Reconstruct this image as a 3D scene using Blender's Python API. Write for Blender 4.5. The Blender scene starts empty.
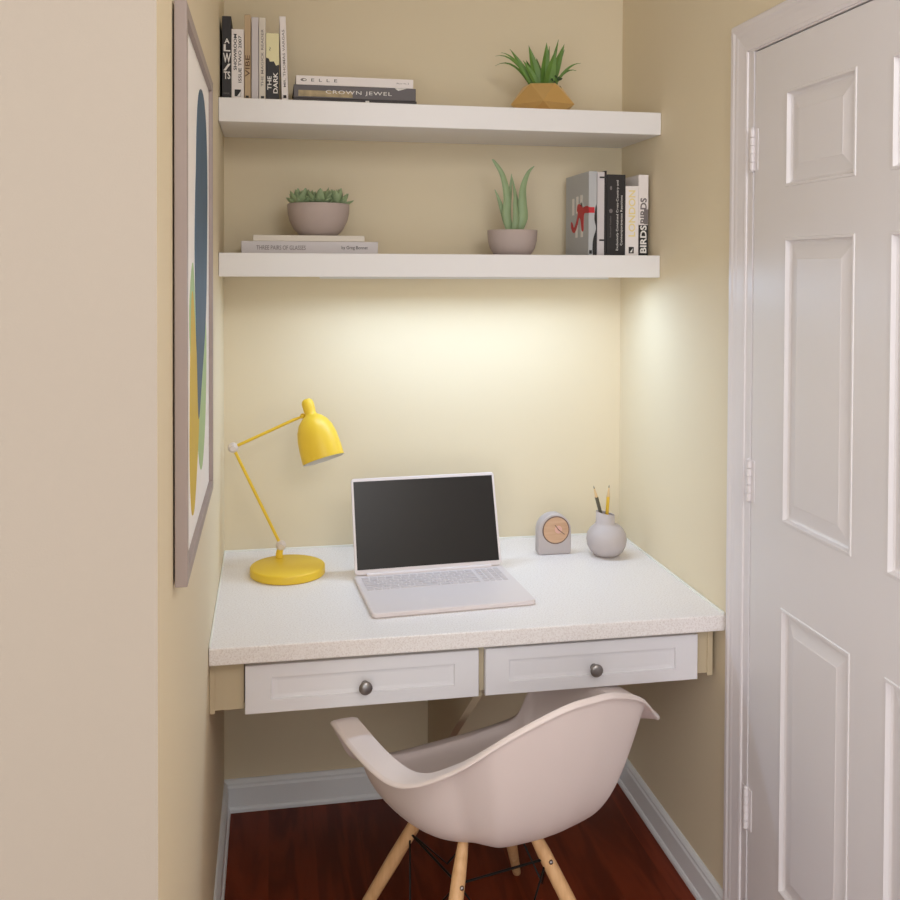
import bpy, bmesh, math, random
from math import pi, sin, cos, radians
from mathutils import Vector, Matrix
random.seed(7)
S = bpy.context.scene
COL = S.collection

# ------------------------------------------------------------------ camera
R_ = Vector((0.98316285, -0.18268553, 0.00409918))
U_ = Vector((-4.12412128e-04, 2.02144009e-02, 9.99795583e-01))
F_ = Vector((0.18273105, 0.98296357, -0.01979871))
cam_d = bpy.data.cameras.new('camera')
cam = bpy.data.objects.new('camera', cam_d)
COL.objects.link(cam)
m = Matrix.Identity(4)
for i in range(3):
    m[i][0], m[i][1], m[i][2] = R_[i], U_[i], -F_[i]
m[0][3], m[1][3], m[2][3] = 0.1318, -2.8195, 1.5674
cam.matrix_world = m
cam_d.sensor_width = 36
cam_d.lens = 963.24 / 900 * 36
cam_d.shift_x = 0.0
cam_d.shift_y = -(450 - 287.05) / 900
cam_d.clip_start = 0.02
S.camera = cam

# ------------------------------------------------------------------ world, lights, exposure
w = bpy.data.worlds.new('world')
S.world = w
w.use_nodes = True
bg = w.node_tree.nodes['Background']
bg.inputs[0].default_value = (0.88, 0.925, 0.945, 1)
bg.inputs[1].default_value = 1.55

def area(name, loc, aim, sx, sy, power, colour):
    d = bpy.data.lights.new(name, 'AREA')
    d.shape = 'RECTANGLE'; d.size = sx; d.size_y = sy; d.energy = power; d.color = colour
    o = bpy.data.objects.new(name, d); COL.objects.link(o)
    o.location = loc
    o.rotation_euler = (Vector(aim) - Vector(loc)).to_track_quat('-Z', 'Y').to_euler()
    return o
area('room_fill_light', (-0.9, -4.1, 1.3), (1.0, -.3, 0.8), 1.6, 1.8, 13, (1.0, 0.95, 0.94))  # added fill from behind the camera to brighten nook and right wall, no window there
area('room_fill_light', (-0.9, -4.1, 1.3), (1.0, -.3, 0.8), 1.6, 1.8, 13, (1.0, 0.95, 0.94))  # same added fill a second time, an unseen helper lamp
area('room_ceiling_lamp', (0.75, -3.0, 2.5), (0.55, -1.2, 0.6), 0.7, 0.7, 16, (0.98, 0.97, 1.0))

S.view_settings.view_transform = 'Standard'
S.view_settings.look = 'None'
S.view_settings.gamma = 1
S.view_settings.use_curve_mapping = False
S.view_settings.exposure = 0.0

# ------------------------------------------------------------------ materials
def lin(c):
    return tuple(((v / 255) / 12.92 if v / 255 <= 0.04045 else ((v / 255 + 0.055) / 1.055) ** 2.4) for v in c)

def mat(name, rgb, rough=0.6, metal=0.0, bump=0.0, bscale=200.0, var=0.0, vscale=6.0, spec=0.5, emit=None, estr=0):
    M = bpy.data.materials.new(name); M.use_nodes = True
    nt = M.node_tree; b = nt.nodes['Principled BSDF']
    c = lin(rgb) + (1,)
    b.inputs['Base Color'].default_value = c
    b.inputs['Roughness'].default_value = rough
    b.inputs['Metallic'].default_value = metal
    b.inputs['Specular IOR Level'].default_value = spec
    tc = nt.nodes.new('ShaderNodeTexCoord')
    if var > 0:
        n = nt.nodes.new('ShaderNodeTexNoise'); n.inputs['Scale'].default_value = vscale; n.inputs['Detail'].default_value = 3
        nt.links.new(tc.outputs['Object'], n.inputs['Vector'])
        mx = nt.nodes.new('ShaderNodeMix'); mx.data_type = 'RGBA'
        mx.inputs[6].default_value = tuple(v * (1 - var) for v in c[:3]) + (1,)
        mx.inputs[7].default_value = tuple(min(1, v * (1 + var)) for v in c[:3]) + (1,)
        nt.links.new(n.outputs['Fac'], mx.inputs[0]); nt.links.new(mx.outputs[2], b.inputs['Base Color'])
    if bump > 0:
        n2 = nt.nodes.new('ShaderNodeTexNoise'); n2.inputs['Scale'].default_value = bscale; n2.inputs['Detail'].default_value = 2
        nt.links.new(tc.outputs['Object'], n2.inputs['Vector'])
        bp = nt.nodes.new('ShaderNodeBump'); bp.inputs['Strength'].default_value = bump; bp.inputs['Distance'].default_value = 0.002
        nt.links.new(n2.outputs['Fac'], bp.inputs['Height']); nt.links.new(bp.outputs['Normal'], b.inputs['Normal'])
    if emit:
        b.inputs['Emission Color'].default_value = lin(emit) + (1,)
        b.inputs['Emission Strength'].default_value = estr
    return M

def wood_floor():
    M = bpy.data.materials.new('red_oak_floor'); M.use_nodes = True
    nt = M.node_tree; b = nt.nodes['Principled BSDF']
    tc = nt.nodes.new('ShaderNodeTexCoord')
    mp = nt.nodes.new('ShaderNodeMapping'); mp.inputs['Rotation'].default_value = (0, 0, pi / 2)
    nt.links.new(tc.outputs['Object'], mp.inputs['Vector'])
    br = nt.nodes.new('ShaderNodeTexBrick')
    br.inputs['Scale'].default_value = 1.0
    br.inputs['Brick Width'].default_value = 1.1; br.inputs['Row Height'].default_value = 0.125
    br.inputs['Mortar Size'].default_value = 0.0012; br.inputs['Mortar Smooth'].default_value = 0.2
    br.inputs['Color1'].default_value = (0.0, 0.0, 0.0, 1); br.inputs['Color2'].default_value = (1, 1, 1, 1)
    br.inputs['Mortar'].default_value = (0.2, 0.2, 0.2, 1); br.offset = 0.37
    nt.links.new(mp.outputs['Vector'], br.inputs['Vector'])
    # grain: stretched noise distorting a wave
    mp2 = nt.nodes.new('ShaderNodeMapping'); mp2.inputs['Scale'].default_value = (1.0, 0.14, 1.0)
    nt.links.new(tc.outputs['Object'], mp2.inputs['Vector'])
    ad = nt.nodes.new('ShaderNodeVectorMath'); ad.operation = 'ADD'
    sc = nt.nodes.new('ShaderNodeVectorMath'); sc.operation = 'SCALE'; sc.inputs['Scale'].default_value = 3.0
    nt.links.new(br.outputs['Color'], sc.inputs[0])
    nt.links.new(mp2.outputs['Vector'], ad.inputs[0]); nt.links.new(sc.outputs['Vector'], ad.inputs[1])
    n = nt.nodes.new('ShaderNodeTexNoise'); n.inputs['Scale'].default_value = 9; n.inputs['Detail'].default_value = 5; n.inputs['Distortion'].default_value = 0.6
    nt.links.new(ad.outputs['Vector'], n.inputs['Vector'])
    mlt = nt.nodes.new('ShaderNodeMath'); mlt.operation = 'MULTIPLY'; mlt.inputs[1].default_value = 26
    nt.links.new(n.outputs['Fac'], mlt.inputs[0])
    sn = nt.nodes.new('ShaderNodeMath'); sn.operation = 'SINE'; nt.links.new(mlt.outputs[0], sn.inputs[0])
    mr = nt.nodes.new('ShaderNodeMapRange'); mr.inputs[1].default_value = -1; mr.inputs[2].default_value = 1
    nt.links.new(sn.outputs[0], mr.inputs[0])
    n3 = nt.nodes.new('ShaderNodeTexNoise'); n3.inputs['Scale'].default_value = 4; n3.inputs['Detail'].default_value = 4
    nt.links.new(ad.outputs['Vector'], n3.inputs['Vector'])
    cr = nt.nodes.new('ShaderNodeValToRGB')
    cr.color_ramp.elements[0].position = 0.0; cr.color_ramp.elements[0].color = lin(FLOOR_DARK) + (1,)
    cr.color_ramp.elements[1].position = 1.0; cr.color_ramp.elements[1].color = lin(FLOOR_LIGHT) + (1,)
    mix = nt.nodes.new('ShaderNodeMath'); mix.operation = 'MULTIPLY_ADD'; mix.inputs[1].default_value = 0.35
    nt.links.new(mr.outputs[0], mix.inputs[0])
    mm = nt.nodes.new('ShaderNodeMath'); mm.operation = 'MULTIPLY'; mm.inputs[1].default_value = 0.65
    nt.links.new(n3.outputs['Fac'], mm.inputs[0]); nt.links.new(mm.outputs[0], mix.inputs[2])
    nt.links.new(mix.outputs[0], cr.inputs[0])
    nt.links.new(cr.outputs[0], b.inputs['Base Color'])
    b.inputs['Roughness'].default_value = 0.38
    b.inputs['Specular IOR Level'].default_value = 0.16
    bp = nt.nodes.new('ShaderNodeBump'); bp.inputs['Strength'].default_value = 0.15; bp.inputs['Distance'].default_value = 0.001
    nt.links.new(br.outputs['Fac'], bp.inputs['Height']); bp.invert = True
    nt.links.new(bp.outputs['Normal'], b.inputs['Normal'])
    return M

def speckle(name, base, dark, light, rough):
    M = mat(name, base, rough)
    nt = M.node_tree; b = nt.nodes['Principled BSDF']
    tc = nt.nodes.new('ShaderNodeTexCoord')
    n = nt.nodes.new('ShaderNodeTexNoise'); n.inputs['Scale'].default_value = 260; n.inputs['Detail'].default_value = 4; n.inputs['Roughness'].default_value = 0.7
    nt.links.new(tc.outputs['Object'], n.inputs['Vector'])
    cr = nt.nodes.new('ShaderNodeValToRGB'); e = cr.color_ramp.elements
    e[0].position = 0.36; e[0].color = lin(dark) + (1,)
    e[1].position = 0.5; e[1].color = lin(base) + (1,)
    x = e.new(0.64); x.color = lin(light) + (1,)
    nt.links.new(n.outputs['Fac'], cr.inputs[0]); nt.links.new(cr.outputs[0], b.inputs['Base Color'])
    return M

def wood(name, a, c, rough=0.5, scale=(30, 30, 3)):
    M = mat(name, a, rough)
    nt = M.node_tree; b = nt.nodes['Principled BSDF']
    tc = nt.nodes.new('ShaderNodeTexCoord'); mp = nt.nodes.new('ShaderNodeMapping'); mp.inputs['Scale'].default_value = scale
    nt.links.new(tc.outputs['Object'], mp.inputs['Vector'])
    n = nt.nodes.new('ShaderNodeTexNoise'); n.inputs['Scale'].default_value = 3; n.inputs['Detail'].default_value = 5
    nt.links.new(mp.outputs['Vector'], n.inputs['Vector'])
    cr = nt.nodes.new('ShaderNodeValToRGB'); e = cr.color_ramp.elements
    e[0].position = 0.3; e[0].color = lin(c) + (1,); e[1].position = 0.7; e[1].color = lin(a) + (1,)
    nt.links.new(n.outputs['Fac'], cr.inputs[0]); nt.links.new(cr.outputs[0], b.inputs['Base Color'])
    return M

FLOOR_DARK, FLOOR_LIGHT = (68, 20, 6), (142, 60, 34)
M_wall = mat('cream_wall_paint', (229, 215, 186), 0.75, bump=0.08, bscale=350)
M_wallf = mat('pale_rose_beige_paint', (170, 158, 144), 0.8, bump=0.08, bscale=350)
M_ceil = mat('ceiling_paint', (235, 230, 222), 0.85, bump=0.05)
M_floor = wood_floor()
M_base = mat('cool_grey_white_trim', (234, 236, 239), 0.4)
M_trim = mat('white_trim_gloss', (228, 222, 223), 0.32)
M_door = mat('white_door_paint', (226, 221, 221), 0.36)
M_gap = mat('gap_shade', (40, 28, 26), 0.9)  # near-black colour standing in for shade in the door gap
M_shelf = mat('white_shelf_laminate', (238, 236, 236), 0.35)
M_frame = mat('mauve_taupe_frame', (164, 150, 146), 0.5)
M_paper = mat('art_paper', (250, 247, 246), 0.6)
M_blue = mat('art_deep_blue', (68, 96, 122), 0.65, var=0.15, vscale=14)
M_green = mat('art_pale_green', (176, 205, 150), 0.65, var=0.08, vscale=14)
M_yellow_art = mat('art_ochre', (216, 186, 66), 0.65, var=0.08, vscale=14)
M_counter = speckle('speckled_laminate', (238, 232, 230), (222, 214, 210), (244, 240, 238), 0.42)
M_caulk = mat('white_caulk', (240, 238, 230), 0.4)
M_cab = mat('beige_cabinet_paint', (200, 184, 154), 0.55, bump=0.05)
M_drawer = mat('white_drawer_paint', (232, 230, 233), 0.4)
M_steel = mat('brushed_nickel', (150, 146, 144), 0.3, metal=1.0)
M_chair = mat('white_polypropylene', (224, 211, 207), 0.45, bump=0.03, bscale=600)
M_beech = wood('beech_leg', (222, 180, 132), (200, 154, 106))
M_wire = mat('black_steel_wire', (22, 20, 20), 0.4, metal=0.6)
M_yel = mat('yellow_powder_coat', (238, 200, 54), 0.42)
M_lampw = mat('white_lamp_joint', (226, 214, 208), 0.35)
M_lampin = mat('white_shade_lining', (240, 236, 228), 0.5)
M_lap = mat('pale_silver_laptop', (226, 216, 215), 0.4)
M_key = mat('grey_keycaps', (210, 200, 199), 0.5)
M_screen = mat('laptop_screen_off', (30, 26, 24), 0.3, spec=0.3)
M_lapdark = mat('laptop_seam', (150, 140, 138), 0.5)
M_clock = mat('grey_mauve_clock', (192, 182, 180), 0.55)
M_copper = wood('copper_dial', (214, 178, 146), (196, 154, 122), 0.35, (3, 3, 30))
M_ring = mat('dark_dial_ring', (120, 96, 82), 0.5)
M_vase = mat('grey_mauve_ceramic', (190, 180, 178), 0.6, var=0.04)
M_pot = mat('taupe_concrete_pot', (186, 170, 164), 0.75, bump=0.15, bscale=120, var=0.05, vscale=20)
M_soil = mat('potting_soil', (64, 48, 36), 0.95, bump=0.6, bscale=90)
M_gold = mat('matte_gold', (240, 202, 136), 0.36, metal=0.75)
M_leaf = mat('bright_green_blade', (98, 134, 56), 0.5, var=0.4, vscale=25)
M_leafd = mat('dark_green_leaf', (46, 74, 38), 0.5, var=0.2, vscale=25)
M_succ = mat('blue_green_succulent', (152, 172, 132), 0.55, var=0.22, vscale=40)
M_aloe = mat('grey_green_aloe', (146, 168, 126), 0.5, var=0.2, vscale=25)
M_pencil_y = mat('yellow_pencil_paint', (226, 184, 56), 0.4)
M_pencil_d = mat('dark_pencil_paint', (84, 78, 62), 0.4)
M_pwood = mat('sharpened_pencil_wood', (220, 188, 140), 0.6)
M_lead = mat('graphite', (60, 56, 54), 0.4)
M_led = mat('lit_diffuser', (250, 250, 244), 0.4, emit=(255, 252, 238), estr=6)
M_housing = mat('white_light_housing', (226, 224, 218), 0.4)
B_black = mat('black_cover', (34, 30, 32), 0.5)
B_white = mat('white_cover', (240, 233, 231), 0.5)
B_tan = mat('tan_cover', (196, 170, 136), 0.6)
B_lgrey = mat('pale_grey_cover', (208, 202, 204), 0.5)
B_cream = mat('cream_cover', (224, 216, 204), 0.55)
B_grey = mat('grey_cover', (184, 186, 189), 0.5)
B_dgrey = mat('charcoal_cover', (98, 92, 94), 0.5)
B_brown = mat('dark_brown_cover', (50, 42, 42), 0.5)
B_pale = mat('pale_lemon_cover', (238, 231, 184), 0.5)
B_pages = mat('page_block', (236, 228, 210), 0.8, bump=0.3, bscale=900)
B_red = mat('red_print', (196, 34, 44), 0.5)
B_yel = mat('yellow_print', (240, 222, 158), 0.5)
B_ink = mat('black_print', (30, 28, 28), 0.6)
B_inkb = mat('brown_print', (96, 66, 40), 0.6)
B_inkg = mat('grey_print', (120, 112, 112), 0.6)
B_wink = mat('white_print', (236, 232, 228), 0.5)
B_photo = mat('muted_photo_print', (176, 156, 118), 0.5, var=0.6, vscale=60)

# ------------------------------------------------------------------ mesh helpers
def obj(name, bm, material, parent=None, smooth=False, mats=None, weld=False):
    if weld:
        bmesh.ops.remove_doubles(bm, verts=bm.verts, dist=1e-5)
    bmesh.ops.recalc_face_normals(bm, faces=bm.faces)
    me = bpy.data.meshes.new(name); bm.to_mesh(me); bm.free()
    for x in (mats or [material]):
        me.materials.append(x)
    if smooth:
        me.polygons.foreach_set('use_smooth', [True] * len(me.polygons))
        try:
            me.set_sharp_from_angle(angle=radians(40))
        except Exception:
            pass
    o = bpy.data.objects.new(name, me); COL.objects.link(o)
    if parent:
        o.parent = parent
    return o

def thing(name, label, cat, loc=(0, 0, 0), rot=(0, 0, 0), group=None):
    o = bpy.data.objects.new(name, None); COL.objects.link(o)
    o.empty_display_size = 0.05
    o.location = loc; o.rotation_euler = rot
    o['label'] = label; o['category'] = cat
    if group: o['group'] = group
    return o

def tag(o, label, cat, group=None):
    o['label'] = label; o['category'] = cat
    if group: o['group'] = group
    return o

def struct(o, label, cat):
    o['kind'] = 'structure'; o['label'] = label; o['category'] = cat
    return o

def box(bm, x0, x1, y0, y1, z0, z1, bev=0.0, seg=2, mi=0):
    r = bmesh.ops.create_cube(bm, size=1)
    vs = r['verts']
    for v in vs:
        v.co = Vector(((x0 + x1) / 2 + v.co.x * (x1 - x0), (y0 + y1) / 2 + v.co.y * (y1 - y0), (z0 + z1) / 2 + v.co.z * (z1 - z0)))
    fs = set(f for v in vs for f in v.link_faces)
    for f in fs: f.material_index = mi
    if bev > 0:
        es = list(set(e for v in vs for e in v.link_edges))
        bmesh.ops.bevel(bm, geom=es, offset=bev, segments=seg, affect='EDGES', profile=0.5)
    return bm

def B(*a, **k):
    return box(bmesh.new(), *a, **k)

def lathe(bm, prof, n=32, centre=(0, 0, 0), mi=0):
    cx, cy, cz = centre; rings = []
    for r, z in prof:
        if r < 1e-6:
            rings.append([bm.verts.new((cx, cy, cz + z))])
        else:
            rings.append([bm.verts.new((cx + r * cos(2 * pi * k / n), cy + r * sin(2 * pi * k / n), cz + z)) for k in range(n)])
    for a, b in zip(rings, rings[1:]):
        for k in range(n):
            k2 = (k + 1) % n
            if len(a) == 1 and len(b) == 1: continue
            if len(a) == 1: f = bm.faces.new((a[0], b[k], b[k2]))
            elif len(b) == 1: f = bm.faces.new((a[k], a[k2], b[0]))
            else: f = bm.faces.new((a[k], a[k2], b[k2], b[k]))
            f.material_index = mi
    return bm

def tube(bm, pts, rad, n=10, cap=True, mi=0):
    pts = [Vector(p) for p in pts]
    rads = rad if isinstance(rad, (list, tuple)) else [rad] * len(pts)
    rings = []
    t0 = (pts[1] - pts[0]).normalized()
    up = Vector((0, 0, 1)) if abs(t0.z) < 0.9 else Vector((0, 1, 0))
    nx = t0.cross(up).normalized()
    for i, p in enumerate(pts):
        t = (pts[min(i + 1, len(pts) - 1)] - pts[max(i - 1, 0)]).normalized()
        nx = (nx - t * nx.dot(t)).normalized(); ny = t.cross(nx)
        rings.append([bm.verts.new(p + (nx * cos(2 * pi * k / n) + ny * sin(2 * pi * k / n)) * rads[i]) for k in range(n)])
    for a, b in zip(rings, rings[1:]):
        for k in range(n):
            f = bm.faces.new((a[k], a[(k + 1) % n], b[(k + 1) % n], b[k])); f.material_index = mi
    if cap:
        bm.faces.new(rings[0][::-1]).material_index = mi; bm.faces.new(rings[-1]).material_index = mi
    return bm

def prism(bm, poly, axis, a, b, mi=0):
    """extrude a 2-D outline along an axis between a and b"""
    def P(u, v, t):
        return {'x': (t, u, v), 'y': (u, t, v), 'z': (u, v, t)}[axis]
    A = [bm.verts.new(P(u, v, a)) for u, v in poly]; Bv = [bm.verts.new(P(u, v, b)) for u, v in poly]
    n = len(poly)
    bm.faces.new(A).material_index = mi; bm.faces.new(Bv[::-1]).material_index = mi
    for k in range(n):
        bm.faces.new((A[k], Bv[k], Bv[(k + 1) % n], A[(k + 1) % n])).material_index = mi
    return bm

def smooth_poly(pts, n=6, closed=True):
    out = []; N = len(pts)
    rng = range(N if closed else N - 1)
    for i in rng:
        g = (lambda k: pts[k % N]) if closed else (lambda k: pts[max(0, min(N - 1, k))])
        a, b, c, d = (Vector(g(i - 1)), Vector(g(i)), Vector(g(i + 1)), Vector(g(i + 2)))
        for t in [j / n for j in range(n)]:
            out.append(tuple(.5 * (2 * b + (c - a) * t + (2 * a - 5 * b + 4 * c - d) * t * t + (3 * b - a - 3 * c + d) * t ** 3)))
    if not closed: out.append(tuple(pts[-1]))
    return out

def lettering(parent, name, body, material, cx, cz, length, height, upright=False, y=-0.0004, bold=0.0, spacing=1.0):
    """raised lettering on a spine that faces local -Y; reads up along local +Z (or along +X when upright)"""
    cu = bpy.data.curves.new('t', 'FONT'); cu.body = body; cu.align_x = 'CENTER'; cu.align_y = 'CENTER'
    cu.resolution_u = 3; cu.offset = bold; cu.space_character = spacing; cu.space_line = 0.95
    o = bpy.data.objects.new('t', cu); COL.objects.link(o)
    bpy.context.view_layer.update()
    dg = bpy.context.evaluated_depsgraph_get()
    me = bpy.data.meshes.new_from_object(o.evaluated_get(dg))
    bpy.data.objects.remove(o); bpy.data.curves.remove(cu)
    xs = [v.co.x for v in me.vertices]; ys = [v.co.y for v in me.vertices]
    sx = length / (max(xs) - min(xs)); sy = height / (max(ys) - min(ys))
    mx, my = (max(xs) + min(xs)) / 2, (max(ys) + min(ys)) / 2
    for v in me.vertices:
        u, t = (v.co.x - mx) * sx, (v.co.y - my) * sy
        v.co = (cx + u, y, cz + t) if upright else (cx - t, y, cz + u)
    me.name = name
    me.materials.clear(); me.materials.append(material)
    o = bpy.data.objects.new(name, me); COL.objects.link(o); o.parent = parent
    return o

def patch(parent, name, material, x0, x1, z0, z1, y=-0.0003):
    return obj(name, B(x0, x1, y, y + 0.0012, z0, z1), material, parent)

# ------------------------------------------------------------------ the setting
W, YL, YC = 1.1904, -1.6425, -4.3
H = 2.62
o = obj('floor', B(-2.2, W + 0.12, YC, 0.12, -0.06, 0), M_floor); struct(o, 'dark red-brown hardwood floor', 'floor')
o = obj('ceiling', B(-2.2, W + 0.12, YC, 0.12, H, H + 0.08), M_ceil); struct(o, 'white ceiling', 'ceiling')
o = obj('wall_back', B(-0.12, W + 0.12, 0, 0.12, 0, H), M_wall); struct(o, 'cream back wall of the desk nook', 'wall')
bm = bmesh.new(); prism(bm, [(0, YL), (0, 0), (-.12, 0), (-.12, YL + .12)], 'z', 0, H)
o = obj('wall_left', bm, M_wall); struct(o, 'cream left side wall of the nook', 'wall')
bm = bmesh.new(); prism(bm, [(-2.2, YL), (0, YL), (-.118, YL + .118), (-2.2, YL + .118)], 'z', 0, H)
o = obj('wall_front', bm, M_wallf); struct(o, 'pale beige wall facing the room left of the nook', 'wall')
bm = bmesh.new()
DY0, DY1, DZ = -0.803, -1.70, 2.072            # door opening
box(bm, W, W + 0.12, DY0, 0, 0, H)
box(bm, W, W + 0.12, DY1, DY0, DZ, H)
box(bm, W, W + 0.12, YC, DY1, 0, H)
o = obj('wall_right', bm, M_wall, weld=False); struct(o, 'cream right wall with the white door', 'wall')

def base_profile(t=0.013, h=0.0907):
    return [(0, 0), (t + .006, 0), (t + .006, .008), (t + .003, .014), (t, .016), (t, h - .022), (t - .003, h - .016), (t - .003, h - .010), (t - .007, h - .003), (t - .010, h), (0, h)]
bm = bmesh.new(); prism(bm, [(-a, z) for a, z in base_profile()], 'x', 0.0, W)
o = obj('baseboard_back', bm, M_base); struct(o, 'grey-white baseboard along the back wall', 'baseboard')
bm = bmesh.new(); prism(bm, base_profile(), 'y', YL, -0.019)
o = obj('baseboard_left', bm, M_base); struct(o, 'grey-white baseboard along the left wall', 'baseboard')
bm = bmesh.new(); prism(bm, [(W - a, z) for a, z in base_profile()], 'y', -0.7333, -0.019)
o = obj('baseboard_right', bm, M_base); struct(o, 'grey-white baseboard along the right wall', 'baseboard')
bm = bmesh.new(); prism(bm, [(YL - a, z) for a, z in base_profile()], 'x', -2.2, 0.0)
o = obj('baseboard_front', bm, M_base); struct(o, 'grey-white baseboard of the wall facing the room', 'baseboard')

# door casing: colonial profile swept up the hinge side, over the top and down the latch side
prof = [(0.0, 0.0), (0.0, 0.010), (0.004, 0.0125), (0.014, 0.0125), (0.020, 0.010), (0.028, 0.0095), (0.034, 0.008), (0.050, 0.0065), (0.058, 0.0055), (0.062, 0.0065), (0.068, 0.005), (0.0695, 0.0)]
bm = bmesh.new()
ya, yb, zt = -0.7335, -1.774, 2.1245
path = [(ya, 0, 1, 0), (ya, zt, 1, 1), (yb, zt, -1, 1), (yb, 0, -1, 0)]
rings = []
for (py, pz, s, top) in path:
    rings.append([bm.verts.new((W - d, py - s * u, pz - (u if top else 0))) for u, d in prof])
for a, b in zip(rings, rings[1:]):
    for k in range(len(prof) - 1):
        bm.faces.new((a[k], a[k + 1], b[k + 1], b[k]))
bm.faces.new(rings[0]); bm.faces.new(rings[-1])
o = obj('trim_1', bm, M_trim, smooth=False); struct(o, 'white moulded casing around the door', 'door casing')
# jamb
bm = bmesh.new()
box(bm, W - 0.002, W + 0.12, -0.8265, DY0 + .001, 0, DZ)
box(bm, W - 0.002, W + 0.12, DY1 - .001, -1.6945, 0, DZ)
box(bm, W - 0.002, W + 0.12, -1.6945, -0.8265, 2.0525, DZ + .001)
o = obj('trim_2', bm, M_trim); struct(o, 'white door jamb', 'door jamb')
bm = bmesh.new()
box(bm, W + 0.045, W + 0.06, -1.6945, -0.8265, 0, 2.0525)  # dark sheet behind the slab, its colour gives the gap's shade
o = obj('door_gap_shade', bm, M_gap); struct(o, 'dark sheet behind the door, painted as the shade in the gap above it', 'painted gap shade')

# six-panel door slab
def panel_door():
    bm = bmesh.new()
    x = W
    y0, y1, z0, z1 = -0.8295, -1.6915, 0.012, 2.0490
    cols = [(-0.962, -1.209), (-1.312, -1.559)]
    rows = [(0.245, 0.8535), (1.0340, 1.6345), (1.7400, 1.9410)]
    ys = sorted({y0, y1, *[v for c in cols for v in c]}, reverse=True)
    zs = sorted({z0, z1, *[v for r in rows for v in r]})
    V = {}
    def vt(xx, yy, zz):
        k = (round(xx, 5), round(yy, 5), round(zz, 5))
        if k not in V: V[k] = bm.verts.new(k)
        return V[k]
    for i in range(len(ys) - 1):
        for j in range(len(zs) - 1):
            if any(abs(c[0] - ys[i]) < 1e-6 for c in cols) and any(abs(r[0] - zs[j]) < 1e-6 for r in rows):
                a, b, c, d = ys[i], ys[i + 1], zs[j], zs[j + 1]
                rr = [(0, 0), (.0015, -.0018), (.006, -.002), (.009, .006), (.013, .0085), (.017, .0085), (.044, .0022), (.046, .0012)]
                R = [[vt(x + dp, a - s, c + s), vt(x + dp, b + s, c + s), vt(x + dp, b + s, d - s), vt(x + dp, a - s, d - s)] for s, dp in rr]
                for p, q in zip(R, R[1:]):
                    for k in range(4):
                        bm.faces.new((p[k], p[(k + 1) % 4], q[(k + 1) % 4], q[k]))
                bm.faces.new(R[-1])
            else:
                bm.faces.new((vt(x, ys[i], zs[j]), vt(x, ys[i + 1], zs[j]), vt(x, ys[i + 1], zs[j + 1]), vt(x, ys[i], zs[j + 1])))
    # sides and back
    box(bm, x + 0.012, x + 0.036, y1, y0, z0, z1)
    for (p, q) in (((y0, z0), (y0, z1)), ((y0, z1), (y1, z1)), ((y1, z1), (y1, z0)), ((y1, z0), (y0, z0))):
        bm.faces.new([bm.verts.new(t) for t in ((x, *p), (x, *q), (x + 0.02, *q), (x + 0.02, *p))])
    return bm
M_dg = mat('embossed_door_paint', (226, 221, 221), 0.36)
nt = M_dg.node_tree; bs = nt.nodes['Principled BSDF']
tcn = nt.nodes.new('ShaderNodeTexCoord'); mpn = nt.nodes.new('ShaderNodeMapping'); mpn.inputs['Scale'].default_value = (1, 60, 3)
nn = nt.nodes.new('ShaderNodeTexNoise'); nn.inputs['Scale'].default_value = 3; nn.inputs['Detail'].default_value = 4; nn.inputs['Distortion'].default_value = 0.4
bpn = nt.nodes.new('ShaderNodeBump'); bpn.inputs['Strength'].default_value = 0.10; bpn.inputs['Distance'].default_value = 0.001
nt.links.new(tcn.outputs['Object'], mpn.inputs['Vector']); nt.links.new(mpn.outputs['Vector'], nn.inputs['Vector'])
nt.links.new(nn.outputs['Fac'], bpn.inputs['Height']); nt.links.new(bpn.outputs['Normal'], bs.inputs['Normal'])
door = obj('door_1', panel_door(), M_dg); struct(door, 'closed white six-panel door on the right wall', 'door')
for zc in (1.833, 1.094, 0.352):
    bm = bmesh.new()
    for k in range(5):
        z0 = zc - .046 + k * .0184
        lathe(bm, [(0, 0.0004), (.0055, 0.0004), (.0055, .0178), (0, .0178)], 12, (W - .0045, -.8275, z0))
    lathe(bm, [(0, -.004), (.004, -.002), (.0055, 0)], 12, (W - .0045, -.8275, zc - .046))
    lathe(bm, [(.0055, 0), (.004, .003), (0, .005)], 12, (W - .0045, -.8275, zc + .046))
    box(bm, W - .0032, W - .0005, -.8265, -.806, zc - .046, zc + .046)
    box(bm, W - .0016, W + .0006, -.846, -.829, zc - .046, zc + .046)
    obj('hinge', bm, M_trim, door)

# ------------------------------------------------------------------ framed art on the left wall
art = thing('framed_art_print', 'tall abstract blue, green and ochre print in a taupe frame on the left wall', 'picture', (0, -1.1625, 1.128))
fy0, fy1, fz0, fz1, ft = -0.3015, 0.3015, 0.0, 0.802, 0.0195
fb = 0.019
bm = bmesh.new()
box(bm, 0.0025, ft, fy0, fy0 + fb, fz0, fz1, .0015); box(bm, 0.0025, ft, fy1 - fb, fy1, fz0, fz1, .0015)
box(bm, 0.001, ft - .0002, fy0 + fb, fy1 - fb, fz0, fz0 + fb, .0012); box(bm, 0.001, ft - .0002, fy0 + fb, fy1 - fb, fz1 - fb, fz1, .0012)
obj('frame', bm, M_frame, art)
obj('paper_sheet', B(0.002, 0.012, fy0 + fb - .002, fy1 - fb + .002, fz0 + fb - .002, fz1 - fb + .002), M_paper, art)
def shape(name, pts, M, x):
    poly = smooth_poly([(y + 1.1625, z - 1.128) for y, z in pts], 4)
    bm = bmesh.new(); prism(bm, poly, 'x', 0.0118, x)
    obj(name, bm, M, art)
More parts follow.
